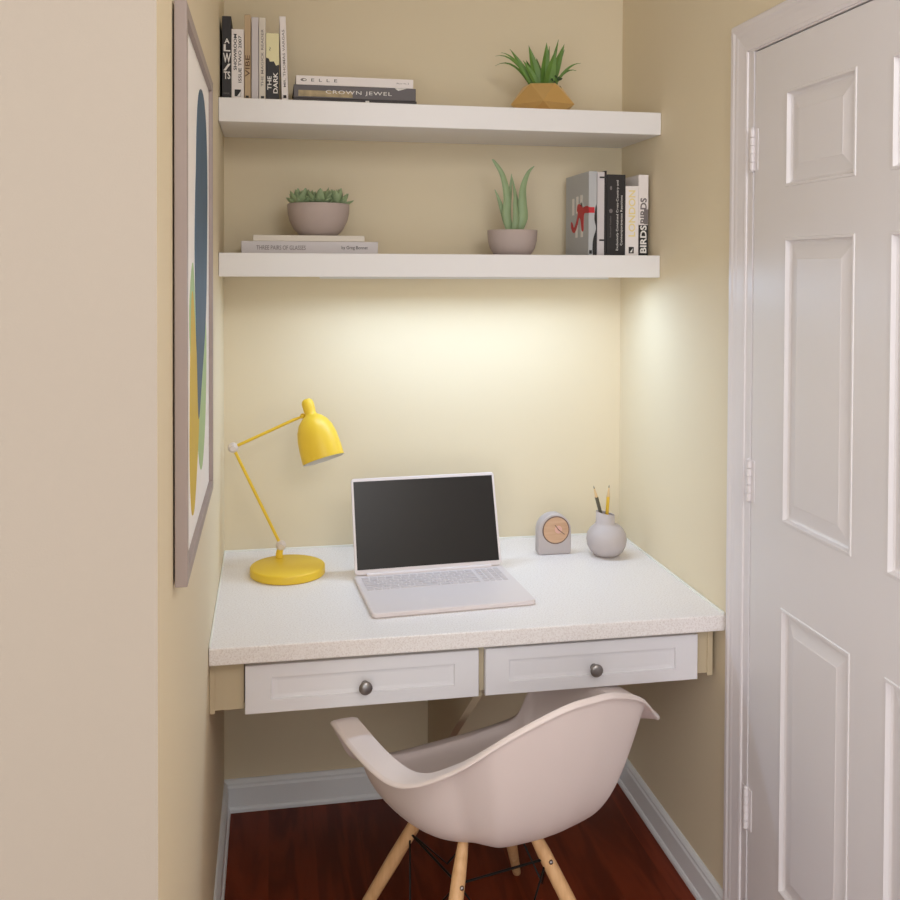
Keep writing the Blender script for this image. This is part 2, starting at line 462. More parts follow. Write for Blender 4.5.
shape('green_shape', [(-1.34, 1.50), (-1.28, 1.574), (-1.235, 1.53), (-1.189, 1.39), (-1.12, 1.33), (-1.03, 1.42), (-0.975, 1.47), (-0.955, 1.40), (-0.985, 1.29), (-1.05, 1.222), (-1.12, 1.222), (-1.20, 1.30), (-1.30, 1.40)], M_green, .01235)
shape('ochre_shape', [(-1.31, 1.50), (-1.33, 1.38), (-1.335, 1.27), (-1.305, 1.195), (-1.26, 1.180), (-1.22, 1.205), (-1.175, 1.26), (-1.148, 1.315), (-1.185, 1.40), (-1.24, 1.49), (-1.28, 1.53)], M_yellow_art, .0126)
shape('blue_shape', [(-1.085, 1.876), (-1.15, 1.855), (-1.19, 1.80), (-1.207, 1.73), (-1.222, 1.68), (-1.236, 1.60), (-1.219, 1.51), (-1.189, 1.39), (-1.157, 1.312), (-1.09, 1.36), (-0.98, 1.47), (-0.945, 1.58), (-0.930, 1.72), (-0.955, 1.815), (-1.01, 1.865)], M_blue, .0129)

# ------------------------------------------------------------------ shelves and the light under the lower one
SD, SZ1, SZ2, ST = 0.3056, 1.5431, 1.9367, 0.0611
for nm, z, lab in (('floating_shelf', SZ2, 'thick white floating shelf, the upper one holding the gold pot'), ('floating_shelf', SZ1, 'thick white floating shelf, the lower one holding two taupe pots')):
    tag(obj(nm, B(0.0008, W - .0008, -SD, -.0005, z, z + ST, .0018), M_shelf), lab, 'shelf')
LX, LY_, LTILT, LL = 0.66, -0.235, radians(11), 0.80
fx = thing('under_shelf_light', 'slim white light bar glowing under the lower shelf', 'light', (LX, LY_, SZ1))
hl = LL / 2
bm = bmesh.new()
box(bm, -hl, hl, -.017, .017, -.003, -.0003); box(bm, -hl, hl, -.017, -.0145, -.0055, -.003); box(bm, -hl, hl, .0145, .017, -.0055, -.003)
box(bm, -hl, -hl + .0025, -.0145, .0145, -.0055, -.003); box(bm, hl - .0025, hl, -.0145, .0145, -.0055, -.003)
obj('housing', bm, M_housing, fx)
obj('diffuser', B(-hl + .0025, hl - .0025, -.0145, .0145, -.005, -.0032), M_led, fx)
ld = bpy.data.lights.new('under_shelf_lamp', 'AREA'); ld.shape = 'RECTANGLE'; ld.size = LL - .01; ld.size_y = 0.024
ld.energy = 3.85; ld.color = (0.50, 0.71, 1.0)
lo = bpy.data.objects.new('under_shelf_lamp', ld); COL.objects.link(lo); lo.location = (LX, LY_, SZ1 - .013)
lo.rotation_euler = (-LTILT, 0, 0)

# ------------------------------------------------------------------ desk: countertop, drawer cabinet, bracket
DT, DD = 0.75, 0.7163
ct = thing('countertop', 'speckled off-white countertop spanning the nook wall to wall', 'countertop', (0, 0, 0))
obj('worktop', B(0.001, W - .001, -DD, -.001, DT - .0379, DT, .003), M_counter, ct)
bm = bmesh.new()
box(bm, 0.0005, W - .0005, -.0055, -.0003, DT - .001, DT + .005, .0015)
box(bm, 0.0005, .005, -DD + .004, -.005, DT - .001, DT + .004, .0015)
box(bm, W - .006, W - .0005, -DD + .004, -.005, DT - .001, DT + .005, .0015)
obj('caulk_bead', bm, M_caulk, ct)

cb = thing('drawer_cabinet', 'beige cabinet with two white shaker drawers hung under the countertop', 'drawers', (0, 0, 0))
YF = -0.673
bm = bmesh.new()
ZB, ZT = 0.597, DT - .0385
box(bm, 0.012, 0.074, YF, YF + .02, ZB, ZT)
box(bm, 0.599, 0.613, YF, YF + .02, ZB, ZT)
box(bm, 1.133, W - .028, YF, YF + .02, ZB, ZT)
box(bm, 0.074, 0.599, YF, YF + .02, ZT - .014, ZT); box(bm, 0.613, 1.133, YF, YF + .02, ZT - .014, ZT)
box(bm, 0.074, 0.599, YF + .001, YF + .02, ZB, ZB + .012); box(bm, 0.613, 1.133, YF + .001, YF + .02, ZB, ZB + .012)
obj('face_frame', bm, M_cab, cb)
bm = bmesh.new()
box(bm, 0.012, W - .012, YF + .02, -.10, ZB, ZB + .012); box(bm, 0.012, .024, YF + .02, -.10, ZB + .012, ZT); box(bm, W - .024, W - .012, YF + .02, -.10, ZB + .012, ZT)
obj('carcass', bm, M_cab, cb)
for xa, xb in ((0.0005, 0.012), (W - .028, W - .0145)):
    obj('scribe_strip', B(xa, xb, YF - .004, YF + .02, ZB - .006, ZT, .0008), M_cab, cb)
def drawer(x0, x1, z0, z1, kx):
    bm = bmesh.new(); yf = -.691
    mx, mz = .056, .0285
    def rect(s, y): return [bm.verts.new(p) for p in ((x0 + s[0], y, z0 + s[1]), (x1 - s[0], y, z0 + s[1]), (x1 - s[0], y, z1 - s[1]), (x0 + s[0], y, z1 - s[1]))]
    R = [rect((0, 0), YF - .0005), rect((0, 0), yf + .0012), rect((.0012, .0012), yf), rect((mx, mz), yf), rect((mx + .0015, mz + .0015), yf + .0055), rect((mx + .014, mz + .010), yf + .0062)]
    for p, q in zip(R, R[1:]):
        for k in range(4): bm.faces.new((p[k], p[(k + 1) % 4], q[(k + 1) % 4], q[k]))
    bm.faces.new(R[0][::-1]); bm.faces.new(R[-1])
    d = obj('drawer', bm, M_drawer, cb)
    bm = bmesh.new()
    lathe(bm, [(0, 0), (.0085, 0), (.0075, .003), (.0055, .006), (.0055, .012), (.010, .016), (.0145, .0195), (.0152, .0225), (.013, .0255), (.007, .0275), (0, .028)], 24)
    bmesh.ops.rotate(bm, verts=bm.verts, cent=(0, 0, 0), matrix=Matrix.Rotation(pi / 2, 3, 'X'))
    bmesh.ops.translate(bm, verts=bm.verts, vec=(kx, yf + .006, .636))
    obj('knob', bm, M_steel, d, smooth=True)
drawer(0.0765, 0.598, 0.5905, 0.6975, 0.3385)
drawer(0.6135, 1.131, 0.5905, 0.6985, 0.874)
bm = bmesh.new(); prism(bm, [(-.001, .12), (-.001, .5965), (-.655, .5965), (-.655, .575), (-.075, .12)], 'x', .594, .614)
tag(obj('support_bracket', bm, M_cab), 'beige triangular support bracket on the back wall under the desk', 'bracket')

# ------------------------------------------------------------------ chair
CH = dict(x=.624, y=-.790, yaw=.328, sc=1.09)
chair = thing('armchair', 'white moulded plastic armchair on wooden dowel legs pushed up to the desk', 'chair', (CH['x'], CH['y'], 0), (0, 0, CH['yaw']))
half = [(.27, 0, .409), (.265, .12, .413), (.242, .210, .440), (.228, .252, .507), (.208, .276, .552), (.142, .300, .580), (-.02, .307, .580), (-.12, .284, .580), (-.200, .226, .629), (-.263, .15, .703), (-.296, .06, .748), (-.302, 0, .755)]
full = half + [(a, -b - (.020 if -.15 < a < -.1 else .010 if -.21 < a < 0 else 0), c - (.008 if -.21 < a < -.15 else 0)) for a, b, c in half[1:-1]][::-1]
rim = smooth_poly(full, 5)
sc = CH['sc']
# local axes: forward = +Y, left = -X
rim = [Vector((-l * sc, f * sc, z)) for f, l, z in rim]
bm = bmesh.new()
ZS = .386
NR = 22
def fl_w(p):
    f, l = p.y, abs(p.x)
    arm = max(0.0, min(1.0, (l - .19) / .08))
    back = max(0.0, min(1.0, (-f - .17) / .08)) * (1 - arm)
    front = max(0.0, min(1.0, (f - .17) / .06)) * (1 - arm)
    return .058 * arm + .007 * back + .025 * front + .006
rows = []
for p in rim:
    cen = Vector((0, max(-.10, min(.10, p.y * .45)), 0))
    inw = Vector((cen.x - p.x, cen.y - p.y, 0)).normalized()
    fw = fl_w(p)
    arm = max(0.0, min(1.0, (abs(p.x) - .19) / .08))
    q0 = p.copy(); q1 = p + inw * fw + Vector((0, 0, .004 * arm + .002))
    h = max(0.0, q1.z - ZS)
    C = Vector((0, 0.0, ZS))
    rad = Vector((q1.x, q1.y, 0))
    side = max(0.0, min(1.0, (p.y + .31) / .46)); side = side * side * (3 - 2 * side)
    H1 = q1 + inw * ((.03 + .17 * h) * (1 - side) + .004 * side) - Vector((0, 0, h * .95))
    k2 = .68 + .16 * side
    H2 = Vector((rad.x * k2, rad.y * k2, ZS - .008 + .022 * (1 - side)))
    row = [q0 + Vector((0, 0, -.006)) - inw * .002, q0 + inw * .004 + Vector((0, 0, .0005)), q0 + inw * fw * .5 + Vector((0, 0, .0035))]
    for k in range(NR):
        t = (k / NR) ** 1.0
        row.append(q1 * (1 - t) ** 3 + H1 * 3 * t * (1 - t) ** 2 + H2 * 3 * t * t * (1 - t) + C * t ** 3)
    rows.append([bm.verts.new(v) for v in row])
cv = bm.verts.new((0, 0, ZS))
N = len(rows)
for i in range(N):
    a, b = rows[i], rows[(i + 1) % N]
    for k in range(len(a) - 1):
        bm.faces.new((a[k], a[k + 1], b[k + 1], b[k]))
    bm.faces.new((a[-1], cv, b[-1]))
shell = obj('shell', bm, M_chair, chair, smooth=True)
shell.data.polygons.foreach_set('use_smooth', [True] * len(shell.data.polygons))
md = shell.modifiers.new('thickness', 'SOLIDIFY'); md.thickness = .006; md.offset = -1
md = shell.modifiers.new('smooth', 'SUBSURF'); md.levels = 1; md.render_levels = 1
# dowel legs: thick just above the bracing, tapering to the foot
LEGS = {}
for key, t, b in (('rl', (-.140, -.085, .404), (-.315, -.255, .0)), ('rr', (.010, -.100, .400), (.172, -.255, .0)), ('fl', (-.130, .10, .376), (-.285, .245, .0)), ('fr', (.065, .10, .378), (.245, .30, .0))):
    t, b = Vector(t), Vector(b); LEGS[key] = (t, b)
    pts = [t + (b - t) * k for k in (0, .06, .14, .35, .7, .985, 1)]
    bm = bmesh.new(); tube(bm, pts, [.010, .0125, .0145, .0155, .0135, .0105, .0095], 16)
    lg = obj('leg', bm, M_beech, chair, smooth=True)
    q = t + (b - t) * .17
    bm = bmesh.new(); bmesh.ops.create_uvsphere(bm, u_segments=10, v_segments=6, radius=.005, matrix=Matrix.Translation(q + Vector((0, -.015 if q.y < 0 else .015, 0))))
    obj('bolt', bm, M_steel, lg, smooth=True)
bm = bmesh.new()
def lp(k, t): return LEGS[k][0] + (LEGS[k][1] - LEGS[k][0]) * t
for a, b in (('rl', 'rr'), ('fl', 'fr'), ('rl', 'fl'), ('rr', 'fr')):
    tube(bm, [lp(a, .17), lp(b, .17)], .0026, 8)
    tube(bm, [lp(a, .17), (lp(a, .5) + lp(b, .5)) / 2 + Vector((0, 0, -.02)), lp(b, .17)], .0022, 8)
for k in LEGS:
    tube(bm, [lp(k, .03) + Vector((0, 0, .012)), Vector((LEGS[k][0].x * .5, LEGS[k][0].y * .5, .364)), Vector((-.03, 0, .364))], .004, 8)
obj('wire_brace', bm, M_wire, chair, smooth=True)

# ------------------------------------------------------------------ desk lamp
LB = Vector((.176, -.228, DT + .0005))
lamp = thing('desk_lamp', 'yellow jointed desk lamp standing on the left of the desk', 'lamp', LB)
def L(x, y, z): return Vector((x, y, z)) - LB
bm = bmesh.new(); lathe(bm, [(0, 0), (.097, 0), (.099, .002), (.099, .019), (.0975, .0215), (.094, .023), (0, .0235)], 64)
obj('base', bm, M_yel, lamp, smooth=True)
J1, J2, J3 = L(.1588, -.156, .806), L(.0310, -.156, 1.0785), L(.2110, -.170, 1.1600)
stem_b = L(.1545, -.158, DT + .022)
bm = bmesh.new(); tube(bm, [stem_b, stem_b + Vector((0, 0, .012)), J1], [.0105, .0095, .008], 16)
obj('stem', bm, M_yel, lamp, smooth=True)
bm = bmesh.new(); tube(bm, [J1, J2], .0042, 12); obj('lower_arm', bm, M_yel, lamp, smooth=True)
bm = bmesh.new(); tube(bm, [J2, J2 + (J3 - J2) * .9, J3 + Vector((.010, 0, .002))], [.0042, .0042, .0028], 12); obj('upper_arm', bm, M_yel, lamp, smooth=True)
for J in (J1, J2):
    bm = bmesh.new()
    bmesh.ops.create_uvsphere(bm, u_segments=24, v_segments=16, radius=.0142, matrix=Matrix.Translation(J))
    lathe(bm, [(0, -.017), (.0075, -.017), (.009, -.012), (.009, .012), (.0075, .017), (0, .017)], 16, (0, 0, 0))
    vs = [v for v in bm.verts if v.co.length < .03]
    bmesh.ops.rotate(bm, verts=vs, cent=(0, 0, 0), matrix=Matrix.Rotation(pi / 2, 3, 'X'))
    bmesh.ops.translate(bm, verts=vs, vec=J)
    obj('joint', bm, M_lampw, lamp, smooth=True)
# shade: axis from cap to rim centre
cap = L(.2268, -.168, 1.2075); rc = L(.2715, -.219, 1.0500)
ax = (rc - cap); Ls = ax.length; ax.normalize()
q = Vector((0, 0, -1)).rotation_difference(ax)
pr = [(0, 0), (.009, -.0005), (.0145, -.005), (.0165, -.012), (.0165, -.030), (.0155, -.040), (.0175, -.046), (.028, -.053), (.040, -.066), (.049, -.085), (.0545, -.110), (.0565, -.140), (.0572, -Ls)]
bm = bmesh.new(); lathe(bm, pr, 48)
for v in bm.verts: v.co = q @ v.co + cap
sh = obj('lamp_shade', bm, M_yel, lamp, smooth=True)
bm = bmesh.new(); lathe(bm, [(.0570, -Ls - .0004), (.0556, -Ls), (.0548, -.140), (.0525, -.110), (.047, -.085), (.038, -.067), (.02, -.056), (0, -.054)], 48)
for v in bm.verts: v.co = q @ v.co + cap
obj('shade_lining', bm, M_lampin, sh, smooth=True)
bm = bmesh.new()
bmesh.ops.create_uvsphere(bm, u_segments=20, v_segments=12, radius=.019)
for v in bm.verts: v.co = q @ (v.co + Vector((0, 0, -.088))) + cap
obj('bulb', bm, M_lampin, sh, smooth=True)
bm = bmesh.new(); bmesh.ops.create_uvsphere(bm, u_segments=14, v_segments=8, radius=.0075, matrix=Matrix.Translation(J3 + Vector((.006, 0, .002))))
obj('head_pivot', bm, M_yel, lamp, smooth=True)

# ------------------------------------------------------------------ laptop
lap = thing('laptop', 'open pale silver laptop with a dark blank screen in the middle of the desk', 'laptop', (.5560, -.4420, DT + .0005), (0, 0, radians(3.8)))
LW, LD, LH = .404, .290, .0115
def rrect(x0, x1, y0, y1, r, n=6):
    out = []
    for cx, cy, a0 in ((x1 - r, y1 - r, 0), (x0 + r, y1 - r, 90), (x0 + r, y0 + r, 180), (x1 - r, y0 + r, 270)):
        for k in range(n + 1):
            a = radians(a0 + 90 * k / n); out.append((cx + r * cos(a), cy + r * sin(a)))
    return out
def slab(bm, poly, z0, z1, e):
    """plate with a softly rolled edge"""
    cx = sum(p[0] for p in poly) / len(poly); cy = sum(p[1] for p in poly) / len(poly)
    def ring(s, z):
        return [bm.verts.new((x - math.copysign(min(s, abs(x - cx)), x - cx), y - math.copysign(min(s, abs(y - cy)), y - cy), z)) for x, y in poly]
    R = [ring(e, z0), ring(0, z0 + e), ring(0, z1 - e), ring(e, z1)]
    bm.faces.new(R[0][::-1]); bm.faces.new(R[-1])
    n = len(poly)
    for p, q_ in zip(R, R[1:]):
        for k in range(n): bm.faces.new((p[k], p[(k + 1) % n], q_[(k + 1) % n], q_[k]))
bm = bmesh.new(); slab(bm, rrect(-LW / 2, LW / 2, -LD / 2, LD / 2, .013), 0, LH, .002)
obj('base', bm, M_lap, lap)
bm = bmesh.new()
rowdef = [([1] * 14, .0145), ([1] * 13 + [1.6], .0145), ([1.5] + [1] * 12 + [1.1], .0145), ([1.8] + [1] * 11 + [1.8], .0145), ([2.2] + [1] * 10 + [2.4], .0145), ([1, 1, 1, 1.3, 5.2, 1.3, 1, 1, 1, 1], .0145)]
kx0, kx1, ky1, ky0 = -.186, .186, LD / 2 - .028, LD / 2 - .132
rh = (ky1 - ky0) / 6
gx = .0045
split = .112
for r, (ws, _) in enumerate(rowdef):
    tot = sum(ws); span = split - kx0
    x = kx0; yy1 = ky1 - r * rh; yy0 = yy1 - rh + .0055
    for wd in ws:
        ww = span * wd / tot
        box(bm, x, x + ww - gx, yy0, yy1, LH - .0003, LH + .0013)
        x += ww
    for k in range(4):
        x0k = split + .006 + k * (kx1 - split - .006) / 4
        box(bm, x0k, x0k + (kx1 - split - .006) / 4 - gx, yy0, yy1, LH - .0003, LH + .0013)
obj('keyboard', bm, M_key, lap)
bm = bmesh.new(); slab(bm, rrect(-.06, .06, -LD / 2 + .012, -LD / 2 + .092, .004, 3), LH - .001, LH + .0003, .0002)
obj('trackpad', bm, M_lap, lap)
bm = bmesh.new(); tube(bm, [(-.17, LD / 2 - .012, LH + .001), (.17, LD / 2 - .012, LH + .001)], .0055, 14)
obj('hinge', bm, M_lap, lap, smooth=True)
TILT = radians(19); LHt = .2490
lid_piv = Vector((0, LD / 2 - .012, LH + .003))
Rl = Matrix.Rotation(-TILT, 3, 'X')
def lid_tf(bm):
    for v in bm.verts: v.co = Rl @ v.co + lid_piv
bm = bmesh.new()
poly = rrect(-LW / 2 + .002, LW / 2 - .002, 0, LHt, .009)
slab(bm, poly, 0, .0065, .0015)
for v in bm.verts: v.co = Vector((v.co.x, v.co.z, v.co.y))
lid_tf(bm); lid = obj('lid', bm, M_lap, lap)
bm = bmesh.new(); box(bm, -LW / 2 + .0085, LW / 2 - .0085, -.0006, .001, .0125, LHt - .0085)
lid_tf(bm); obj('screen', bm, M_screen, lid)

# ------------------------------------------------------------------ clock
ck = thing('desk_clock', 'small grey arched desk clock with a copper dial beside the vase', 'clock', (.9290, -.1860, DT + .0005))
def arch(hw, zt, e=0.0, r=.008):
    pts = [(hw - e - r + r * cos(a), e + r + r * sin(a)) for a in [radians(-90 + 90 * k / 4) for k in range(5)]]
    rr_ = hw - e; zc = zt - hw
    pts += [(rr_ * cos(a), zc + rr_ * sin(a)) for a in [pi * k / 24 for k in range(25)]]
    pts += [(-(hw - e - r) + r * cos(a), e + r + r * sin(a)) for a in [radians(180 + 90 * k / 4) for k in range(5)]]
    return pts
bm = bmesh.new()
A = [[bm.verts.new((u, y, v)) for u, v in arch(.0485, .116, e)] for e, y in ((.003, 0), (0, .003), (0, .033), (.003, .036))]
bm.faces.new(A[0]); bm.faces.new(A[-1][::-1])
for p, q_ in zip(A, A[1:]):
    for k in range(len(p)): bm.faces.new((p[k], p[(k + 1) % len(p)], q_[(k + 1) % len(p)], q_[k]))
obj('body', bm, M_clock, ck, smooth=True)
bm = bmesh.new(); lathe(bm, [(.0362, -.0002), (.0385, .0016), (.0395, .0016), (.0402, -.0002)], 48)
bmesh.ops.rotate(bm, verts=bm.verts, cent=(0, 0, 0), matrix=Matrix.Rotation(pi / 2, 3, 'X')); bmesh.ops.translate(bm, verts=bm.verts, vec=(.003, -.0002, .070))
obj('bezel', bm, M_ring, ck, smooth=True)
bm = bmesh.new(); lathe(bm, [(0, .0008), (.0366, .0008), (.0370, 0), (.0370, -.001)], 48)
bmesh.ops.rotate(bm, verts=bm.verts, cent=(0, 0, 0), matrix=Matrix.Rotation(pi / 2, 3, 'X')); bmesh.ops.translate(bm, verts=bm.verts, vec=(.003, -.0002, .070))
obj('dial', bm, M_copper, ck)
bm = bmesh.new(); lathe(bm, [(0, .0022), (.0105, .0022), (.011, .0008), (.011, 0)], 24)
bmesh.ops.rotate(bm, verts=bm.verts, cent=(0, 0, 0), matrix=Matrix.Rotation(pi / 2, 3, 'X')); bmesh.ops.translate(bm, verts=bm.verts, vec=(.010, -.0006, .0712))
obj('hour_disc', bm, mat('pale_pink_disc', (222, 176, 160), 0.4), ck)
for nm, a, ln in (('hour_hand', -38, .018), ('minute_hand', 128, .022)):
    bm = bmesh.new(); box(bm, -.0011, .0011, -.0034, -.0028, -.003, ln)
    bmesh.ops.rotate(bm, verts=bm.verts, cent=(0, 0, 0), matrix=Matrix.Rotation(radians(a), 3, 'Y')); bmesh.ops.translate(bm, verts=bm.verts, vec=(.010, 0, .0712))
    obj(nm, bm, M_ring, ck)

# ------------------------------------------------------------------ bud vase and pencils
VX, VY = 1.0735, -.2130
va = thing('bud_vase', 'round grey ceramic vase with a slant-cut neck holding two pencils', 'vase', (VX, VY, DT + .0005))
bm = bmesh.new()
pf = [(0, 0), (.026, 0), (.034, .002), (.047, .014), (.0545, .029), (.0572, .046), (.0550, .062), (.047, .076), (.036, .086), (.029, .0905), (.0272, .094), (.0268, .118), (.0262, .119), (.0245, .118), (.0242, .092), (.02, .085), (0, .080)]
lathe(bm, pf, 48)
for v in bm.verts:
    if v.co.z > .10: v.co.z -= .22 * v.co.x - .002
    if v.co.z > .088: v.co.x += -.004
obj('vase_body', bm, M_vase, va, smooth=True)
def pencil(x0, z0, x1, z1, M, lab):
    base = Vector((x0, VY, z0)); tip = Vector((x1, VY - .004, z1)); d = tip - base; Ln = d.length
    t = thing('pencil', lab, 'pencil', base, group=None)
    t.rotation_euler = d.to_track_quat('Z', 'Y').to_euler()
    bm = bmesh.new(); lathe(bm, [(0, 0), (.005, 0), (.005, Ln - .034), (.0047, Ln - .0339)], 6); obj('barrel', bm, M, t)
    bm = bmesh.new(); lathe(bm, [(.0047, Ln - .034), (.0017, Ln - .008)], 12); obj('sharpened_wood', bm, M_pwood, t)
    bm = bmesh.new(); lathe(bm, [(.0017, Ln - .008), (.0003, Ln)], 8); obj('lead_point', bm, M_lead, t)
pencil(1.0645, .838, 1.0325, .951, M_pencil_d, 'dark pencil leaning left in the grey vase, point up')
pencil(1.0725, .838, 1.0790, .952, M_pencil_y, 'yellow pencil standing in the grey vase, point up')

# ------------------------------------------------------------------ books
UZ = SZ2 + ST + .0004; LZ = SZ1 + ST + .0004
def book(label, loc, t, h, d, M, rot=(0, 0, 0), name='book', hard=.0022, group=None, pages=True):
    """spine on local y = 0 facing -Y, thickness along +X, length along +Z"""
    r = thing(name, label, 'book', loc, rot, group)
    bm = bmesh.new(); c = hard
    box(bm, 0, t, 0, c * 1.2, 0, h, .0008, 1); box(bm, 0, c, c * 1.2, d, 0, h, .0006, 1); box(bm, t - c, t, c * 1.2, d, 0, h, .0006, 1)
    obj('cover', bm, M, r)
    i = .003
    obj('page_block', B(c, t - c, c * 1.2, d - i, i, h - i), B_pages, r)
    return r
YS = -.235
ug = 'books standing at the left of the upper shelf'
def ub(label, x0, x1, zt, d, M, y=YS, **k):
    return book(label, (x0, y, UZ), x1 - x0, zt - UZ, d, M, group=ug, **k), x1 - x0, zt - UZ
b, t, h = ub('black book with large white letters, leftmost on the upper shelf', .0061, .0296, 2.2206, .165, B_black)
for s, zz, wd, ht in (('A', .158, .013, .013), ('L', .140, .017, .018), ('W', .114, .020, .025), ('/', .090, .019, .018), ('TS', .069, .017, .020)):
    lettering(b, 'spine_letters', s, B_wink, t / 2 + .001, zz, wd, ht, upright=True, bold=.02)
lettering(b, 'imprint', 'ANNUAL', B_inkg, t / 2, .022, .016, .005, upright=True)
b, t, h = ub('short white book with black two-line spine title beside the leftmost black book', .0303, .0621, 2.1884, .16, B_white)
lettering(b, 'title', 'SHOWROOM', B_ink, t * .30, .130, .094, .0078, bold=.02)
lettering(b, 'subtitle', 'ISSUE TWO 2007', B_ink, t * .68, .112, .122, .0078, bold=.01)
patch(b, 'logo_square', B_ink, .008, .024, .015, .033)
bm = bmesh.new(); prism(bm, [(.0145, .0155), (.0235, .0285), (.0235, .0155)], 'y', -.0007, -.0001); obj('logo_mark', bm, B_wink, b)
b, t, h = ub('thin tan book with a dark spine title, third from the left on the upper shelf', .0635, .0792, 2.2273, .17, B_tan)
lettering(b, 'title', 'VIBE', B_inkb, t / 2, .095, .056, .0115, bold=.01)
patch(b, 'imprint', B_ink, .003, .011, .012, .018)
b, t, h = ub('blank pale grey book between the tan and the cream spines', .0814, .0994, 2.2218, .17, B_lgrey)
b, t, h = ub('cream book with thin serif lettering beside the blank grey one', .1007, .1176, 2.2214, .168, B_cream)
lettering(b, 'title', 'THE MAGICK READER', B_inkg, t / 2, .118, .150, .0062, bold=.004)
patch(b, 'imprint', B_ink, .005, .013, .012, .018)
b, t, h = ub('black book with a pale yellow upper spine and white two-line title', .1187, .1528, 2.1823, .16, B_black)
bm = bmesh.new(); prism(bm, smooth_poly([(0.0003, h - .0006), (t - .0003, h - .0006), (t - .0003, .102), (.026, .099), (.020, .110), (.010, .109), (.007, .117), (.0003, .119)], 1), 'y', -.0004, .0006); obj('cover_photo', bm, B_pale, b)
lettering(b, 'title', 'THE', B_wink, t * .26, .053, .036, .0105, bold=.02)
lettering(b, 'title', 'DARK', B_wink, t * .72, .054, .055, .0115, bold=.02)
lettering(b, 'imprint', '~', B_ink, t * .3, .142, .010, .003)
# leaning pale book
bl = book('pale pink-white book leaning left, last of the upright row on the upper shelf', (.1600, YS, UZ + .0006), .0168, .2285, .165, B_white, group=ug)
bl.rotation_euler = (0, radians(-1.8), 0)
lettering(bl, 'title', 'MR. THOMAS VARGAS', B_inkg, .0088, .118, .150, .0062, bold=.004)
patch(bl, 'imprint', B_ink, .004, .012, .014, .022)
# lying stack: length along +X
def lying(label, x0, x1, z0, z1, y, d, M, group):
    r = book(label, (x0, y, z1), z1 - z0, x1 - x0, d, M, rot=(0, pi / 2, 0), group=group)
    return r, z1 - z0, x1 - x0
sg = 'books lying in the stack on the upper shelf'
b, t, h = lying('thin dark brown book at the bottom of the upper shelf stack', .1896, .5178, UZ, UZ + .0175, -.240, .215, B_brown, sg)
patch(b, 'imprint', B_wink, .003, .008, .19, .20)
b, t, h = lying('charcoal book with white spine title in the middle of the upper shelf stack', .1905, .5155, UZ + .0178, UZ + .0512, -.240, .21, B_dgrey, sg)
patch(b, 'photo_band', B_photo, .014, .030, .012, .155)
lettering(b, 'title', 'CROWN JEWEL', B_wink, .018, .172, .176, .0125, spacing=1.15)
bm = bmesh.new(); prism(bm, [(.0006, .268), (.007, .277), (.0006, .300)], 'y', -.0006, .0003); obj('white_tab', bm, B_wink, b)
b, t, h = lying('white book with spaced lettering on top of the upper shelf stack', .1963, .5085, UZ + .0515, UZ + .0758, -.240, .205, B_white, sg)
lettering(b, 'title', 'E  L  L  E', B_ink, .0115, .074, .068, .0075)
bm = bmesh.new(); prism(bm, [(.0115 + .004 * sin(a), .020 + .008 * cos(a)) for a in [2 * pi * k / 16 for k in range(16)]], 'y', -.0006, .0003); obj('emblem', bm, B_inkg, b)
bm = bmesh.new(); prism(bm, [(.0115 + .0022 * sin(a), .022 + .004 * cos(a)) for a in [2 * pi * k / 12 for k in range(12)]], 'y', -.0009, .0003); obj('emblem_centre', bm, B_wink, b)
lettering(b, 'imprint', 'decor no. 2', B_inkg, .0115, .283, .034, .0042)
# lower shelf, left stack
lg_ = 'books under the succulent bowl on the lower shelf'
b, t, h = lying('wide pale grey book with a spine title lying under the succulent bowl', .0552, .4148, LZ, LZ + .0318, -.235, .20, B_lgrey, lg_)
lettering(b, 'title', 'THREE PAIRS OF GLASSES', B_inkg, .017, .103, .128, .0115, bold=.004)
lettering(b, 'author', 'by Greg Bonnet', B_ink, .017, .297, .070, .0115, bold=.002)
b, t, h = lying('smaller cream blank-spined book on the wide grey book', .0853, .3790, LZ + .0321, LZ + .0480, -.232, .19, B_cream, lg_)
BOWLZ = LZ + .0484
# lower shelf, right group
rg = 'books standing at the right of the lower shelf'
YR = -.25
def rb(label, x0, x1, zt, d, M, y=YR, **k):
    return book(label, (x0, y, LZ), x1 - x0, zt - LZ, d, M, group=rg, **k), x1 - x0, zt - LZ
b, t, h = rb('grey book with a red figure on its cover, leftmost of the lower shelf row', 1.0015, 1.0248, 1.8385, .212, B_grey)
def cover_shape(parent, name, pts, M, off=.0006, sm=True):
    """flat print on the left cover (local -X face); pts are (depth y, height z)"""
    bm = bmesh.new(); prism(bm, smooth_poly(pts, 4) if sm else pts, 'x', -off, .0004); obj(name, bm, M, parent)
for (ya_, z0, z1) in ((.130, .118, .166), (.092, .122, .170), (.055, .122, .172), (.098, .052, .090), (.050, .052, .150)):
    cover_shape(b, 'white_letter', [(ya_, z0), (ya_ + .020, z0), (ya_ + .020, z1), (ya_, z1)], B_wink, .0005, False)
cover_shape(b, 'red_figure', [(-.0004, .134), (.02, .138), (.05, .136), (.075, .146), (.096, .146), (.103, .130), (.095, .122), (.104, .105), (.122, .085), (.135, .082), (.146, .096), (.158, .098), (.157, .082), (.140, .068), (.120, .068), (.100, .085), (.085, .108), (.070, .100), (.060, .072), (.045, .070), (.044, .095), (.038, .118), (-.0004, .118)], B_red, .0011)
bm = bmesh.new(); box(bm, 0, t * .72, -.0005, .0005, .118, .134); obj('red_spine_band', bm, B_red, b)
bm = bmesh.new(); prism(bm, smooth_poly([(t * .55, .0), (t - .0003, .0), (t - .0003, .132), (t * .80, .128), (t * .70, .10), (t * .92, .075), (t * .62, .05), (t * .5, .03)], 3), 'y', -.0006, .0004); obj('black_spine_shape', bm, B_ink, b)
